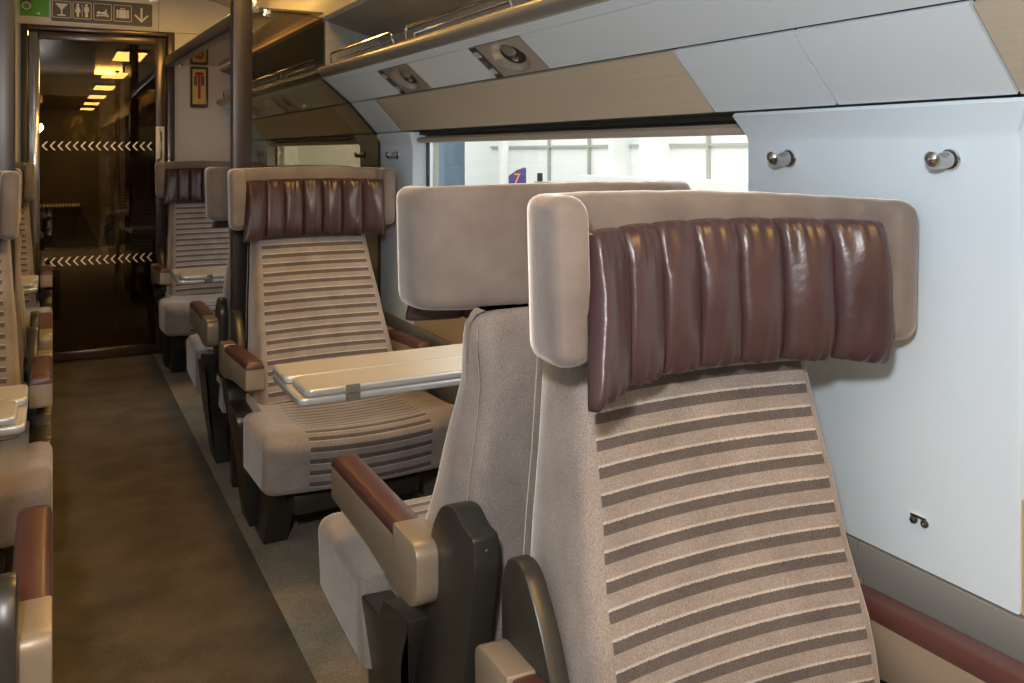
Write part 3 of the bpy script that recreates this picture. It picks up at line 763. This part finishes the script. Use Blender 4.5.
    for x in xl:
        ax = abs(x); rear = F - .34 if ax > .26 else .03
        P = prof(x, rear)
        ins = .0 if ax < .29 else (.0 if ax <= .290 else {.312: .006, .320: .014, .3245: .022, .325: .030}[round(ax, 4)])
        cf = sum(p[0] for p in P) / len(P); cz = sum(p[1] for p in P) / len(P)
        if ins: P = inset(P, ins)
        s = [0]
        for a, b in zip(P, P[1:]): s.append(s[-1] + math.hypot(a[0] - b[0], a[1] - b[1]))
        tot = s[13]
        rings.append([K(x, f, z) for f, z in P]); at.append([(x / .195, (s[i] - tot), 1 if i < 22 else 0) for i in range(len(P))])
    MB().loft(rings, at=at).build('seat_cushion', 'fabric', R, smooth=50)
    # ---- armrests
    for s in (-1, 1):
        x0, x1 = sorted((s * .265, s * .325))
        A = bpy.data.objects.new('armrest', None)
        body = rounded([(-.012, .515), (-.012, .628), (.105, .628), (.108, .606), (.500, .606), (.500, .534), (.26, .528), (.10, .508)], [.045, .030, .003, .003, .006, .010, .05, .03], 6)
        def tl(p, tilt=tilt):
            f, z = p; a = radians(tilt); zc = .56; return (f * cos(a) - (z - zc) * sin(a), zc + f * sin(a) + (z - zc) * cos(a) - arm_drop)
        pb = [tl(p) for p in body]
        ab = MB().prism([(-f, z) for f, z in pb], 0, x0, x1, .004).build('armrest', 'arm', R, smooth=40)
        # pad: rounded top loft
        rings = []
        for f in [.106, .110, .125, .30, .470, .490, .498, .502]:
            e = min(1, min(f - .104, .504 - f) / .02); h = .024 * math.sqrt(max(0.04, 1 - (1 - e) ** 2)) + .002
            if f < .2: h = .024 * (.85 + .15 * e)
            w = .029; xc = (x0 + x1) / 2; ring = []
            for k in range(13):
                a = pi * k / 12; ring.append((xc + w * (abs(cos(a)) ** .5) * (1 if cos(a) > 0 else -1), .604 + h * abs(sin(a)) ** .6))
            ring += [(xc - w, .602), (xc + w, .602)]
            rr = []
            for (xx, zz) in ring: ff, z2 = tl((f, zz)); rr.append(K(xx, ff, z2))
            rings.append(rr)
        MB().loft(rings).build('arm_pad', 'pad', ab, smooth=60)
        # pivot drum between arm and fin
        ff, zz = tl((.045, .575))
        xa, xb = sorted((s * .262, s * .240))
        MB().prism([(-ff + .042 * cos(2 * pi * k / 20), zz + .042 * sin(2 * pi * k / 20)) for k in range(20)], 0, xa, xb, .003).build('pivot', 'dark', ab)
        # side fin
        xa, xb = sorted((s * .285, s * .238)) if fin < -.1 else sorted((s * .282, s * .252))
        fp = rounded([(fin, .40), (fin - .005, .665), (fin + .02, .712), (fin + .07, .716), (fin + .125, .655), (fin + .175, .56), (fin + .19, .40)], [.01, .02, .03, .05, .06, .08, .01], 5)
        if fin < -.1: fp = rounded([(fin + .05, .40), (fin - .005, .64), (fin, .69), (fin + .035, .693), (fin + .07, .715), (fin + .13, .700), (fin + .175, .64), (fin + .20, .48), (fin + .33, .14), (fin + .29, .10)], [.02, .008, .008, .03, .04, .04, .03, .03, .01, .01], 5)
        fo = MB().prism([(-f, z) for f, z in fp], 0, xa, xb, .005).build('side_fin', 'dark', R, smooth=40)
        if fin < -.1: MB().tube([K(s * .262, fin - .004, .668), K(s * .262, fin - .007, .668)], [.004, .003], 8).build('screw', 'chrome', fo)
        # base panel
        so = slide * .8
        bp = rounded([(.29, .0), (.43, .0), (.47 + so, .24), (.27 + so, .24)], [.005, .005, .01, .01], 3)
        xa, xb = sorted((s * .255, s * .175))
        MB().prism([(-f, z) for f, z in bp], 0, xa, xb, .004).build('leg', 'dark', R, smooth=30)
        bp = rounded([(.03, .485), (.165, .460), (.185, .420), (.30, .412), (.318, .38), (.315, .20), (.27, .0), (.13, .0), (.15, .18), (.085, .38)], [.01, .01, .01, .02, .02, .05, .004, .004, .05, .03], 4)
        mb = MB().prism([(-f, z) for f, z in bp], 0, -.03, .03, .004)
        mb.v = [(s * (.293 - .055 * max(0, 1 - z / .42)) + x, y, z) for x, y, z in mb.v]
        mb.build('side_panel', 'dark', R, smooth=30)
    MB().box(-.21, .21, -(F - .12), -.10, .17, .235, .01).build('underframe', 'dark', R)
    # stem under the headrest
    return R

GS = 'single seats by the window wall'
GD = 'aisle seats on the other side of the carriage'
seat('train_seat', (.870, 1.120), False, 'nearest seat, striped taupe back and burgundy cushion facing the camera', 0, .205, tilt=3, fin=-.01, group=GS, yaw=-3, hx=.0175, roll=.032, arm_drop=.042)
seat('train_seat', (.870, 1.387), True, 'grey taupe seat with its plain back turned to the camera, behind nearest seat', 0, .135, tilt=0, fin=-.15, group=GS, back_f=-.05)
seat('train_seat', (.870, 3.350), False, 'striped seat facing the folded table in the middle bay', .155, .165, tilt=3, group=GS, arm_drop=.028)
seat('train_seat', (.870, 3.640), True, 'seat with its back against the glass partition, facing the end wall', 0, .165, tilt=0, fin=-.05, group=GS, back_f=-.03)
seat('train_seat', (.870, 5.870), False, 'farthest striped seat by the window, against the end wall', .155, .165, tilt=3, group=GS, arm_drop=.028)
seat('train_seat', (-.325, 1.387), True, 'aisle seat beside the camera of which only arm and cushion show', 0, .135, tilt=0, fin=-.05, shift=.09, group=GD, back_f=-.03)
seat('train_seat', (-.325, 3.350), False, 'aisle seat at the picture edge facing the camera, below the brown pillar', .155, .165, tilt=3, shift=-.08, group=GD)
seat('train_seat', (-.325, 3.640), True, 'aisle seat just behind the pillar, backrest edge only', 0, .165, tilt=0, fin=-.05, shift=.09, group=GD, back_f=-.03)
seat('train_seat', (-.325, 5.870), False, 'farthest aisle seat next to the glass door', .155, .165, tilt=3, shift=-.08, group=GD)

# ------------------------------------------------------------------ folding tables
def table(x_in, x_wall, yc, label):
    T = empty('folding_table', (x_wall, yc, .70), label, 'table', 'folded tables between facing seats')
    s = 1 if x_wall > x_in else -1
    L = abs(x_wall - x_in)
    def leaf(y0, y1, z0, z1, dx=0):
        r = rounded([(-s * (L - dx), y0), (-s * (L - dx), y1), (0, y1), (0, y0)], [.022, .022, .003, .003], 5)
        o = MB().prism(r, 2, z0, z1 - .001, .004).build('leaf', 'silver', T, smooth=50)
        MB().prism(inset(r, .005), 2, z1 - .0012, z1 + .0004).build('leaf_top', 'table', o, smooth=0, label='champagne coloured top surface')
        return o
    leaf(-.155, .155, -.040, -.021)
    leaf(.0015, .155, -.019, 0)
    leaf(-.155, -.0015, -.019, 0, .018)
    for sx in (.14, .50):
        c = MB().box(-s * (L - sx) - .019, -s * (L - sx) + .019, -.158, -.1535, -.041, .001, .001).build('clasp', 'lip', T, label='grey metal hinge clasp')
        MB().box(-s * (L - sx) - .017, -s * (L - sx) + .017, -.1595, -.157, -.022, -.018).build('hinge_pin', 'chrome', c)
    MB().prism(rounded(rect(-.05, .05, -.10, -.04), .01), 0, min(-s * .14, 0), max(-s * .14, 0), .003).build('bracket', 'dark', T)
    MB().prism(rounded(rect(-.035, .035, -.55, -.09), .01), 0, min(-s * .05, 0), max(-s * .05, 0), .003).build('support', 'dado', T)
table(.545, 1.222, 2.325, 'folded champagne topped table in the middle bay by the window')
table(.535, 1.222, 4.60, 'folded table beyond the glass partition, by the farthest seat')
table(-.055, -1.445, 2.42, 'folded table of the aisle seats at the picture edge')
table(-.060, -1.445, 4.68, 'folded table of the aisle seats beyond the pillar')

# ------------------------------------------------------------------ outside: station hall
hw = empty('wall_station', (6, 8, 0), 'bright white station wall with large framed windows outside', 'wall', kind='structure')
def H_(mb, name, mat, **k):
    o = mb.build(name, mat, hw, **k); o.location = (-6, -8, 0); return o
H_(MB().box(6.0, 6.1, -6, 24, -1, 5), 'station_wall_face', 'hallwhite', smooth=0)
for (y, w, dep) in ((8.35, .10, .25), (10.2, .03, .04), (9.2, .03, .04), (7.6, .18, .30), (6.95, .03, .04), (6.2, .03, .04), (5.3, .12, .25), (4.4, .03, .04), (3.4, .10, .25)):
    H_(MB().box(6.0 - dep, 6.0, y, y + w, 0.2, 5), 'mullion', 'hallgrey' if dep < .1 else 'hallwhite', smooth=0)
for z in (1.36, 2.0, 2.8): H_(MB().box(5.97, 6.0, 3, 12, z, z + .03), 'transom', 'hallgrey', smooth=0)
H_(MB().box(5.66, 6.0, 2, 9, .9, 1.02), 'station_ledge', 'hallwhite', smooth=0)
tag(MB().box(1.6, 12, -6, 24, -.10, -.05).build('ground_platform', 'hallgrey', smooth=0), 'pale station platform outside the windows', 'platform', None, 'structure')
tag(MB().tube([(5.2, 11.9, -.1), (5.2, 11.9, 5)], .27, 20).build('station_column', 'hallblue'), 'blue grey round column outside the window', 'column')
tag(MB().tube([(4.6, 8.9, -.1), (4.6, 8.9, 5)], .06, 12).build('drain_pipe', 'hallwhite'), 'thin white pipe outside the window', 'pipe')
ps = empty('platform_sign', (4.91, 9.25, -.035), 'purple rounded platform sign with an orange 7 outside', 'sign')
dirv = Vector((.884, -.468, 0))
def PSg(poly, t0, t1):
    mb = MB(); n = Vector((-.468, -.884, 0))
    mb.loft([[tuple(dirv * p[0] + n * t + Vector((0, 0, p[1]))) for p in poly] for t in (t0, t1)]); return mb
PSg([(-.16, .6), (.16, .6), (.16, 1.14), (.14, 1.15), (.05, 1.12), (-.05, 1.05), (-.11, .98), (-.16, .88)], 0, .03).build('sign_face', 'purple', ps, smooth=0)
PSg([(-.02, -.05), (.02, -.05), (.02, .6), (-.02, .6)], 0, .03).build('post', 'hallgrey', ps)
fc = bpy.data.curves.new('digit', 'FONT'); fc.body = '7'; fc.size = .17; fc.extrude = .004; fc.align_x = 'CENTER'
ft_ = bpy.data.objects.new('tmp', fc); COL.objects.link(ft_); bpy.context.view_layer.update()
fm = bpy.data.meshes.new_from_object(ft_.evaluated_get(bpy.context.evaluated_depsgraph_get())); bpy.data.objects.remove(ft_)
fm.materials.clear(); fm.materials.append(M['orange'])
fo = bpy.data.objects.new('number', fm); COL.objects.link(fo); fo.parent = ps
fo.rotation_euler = (radians(90), 0, math.atan2(-.468, .884)); fo.location = Vector((-.468, -.884, 0)) * .035 + dirv * .05 + Vector((0, 0, .96))
bn = empty('platform_bench', (5.2, 8.2, 0), 'pale platform bench frame outside the window', 'bench')
MB().box(-.25, .25, -.6, .6, .90, .96).build('bench_seat', 'hallgrey', bn)
for y in (-.5, .5): MB().box(-.2, .2, y - .03, y + .03, -.05, .90).build('leg', 'hallgrey', bn)
tag(MB().box(4.9, 4.95, 8.60, 8.64, .965, 1.06).build('litter_bin', 'black'), 'small black box on the bench outside', 'box')
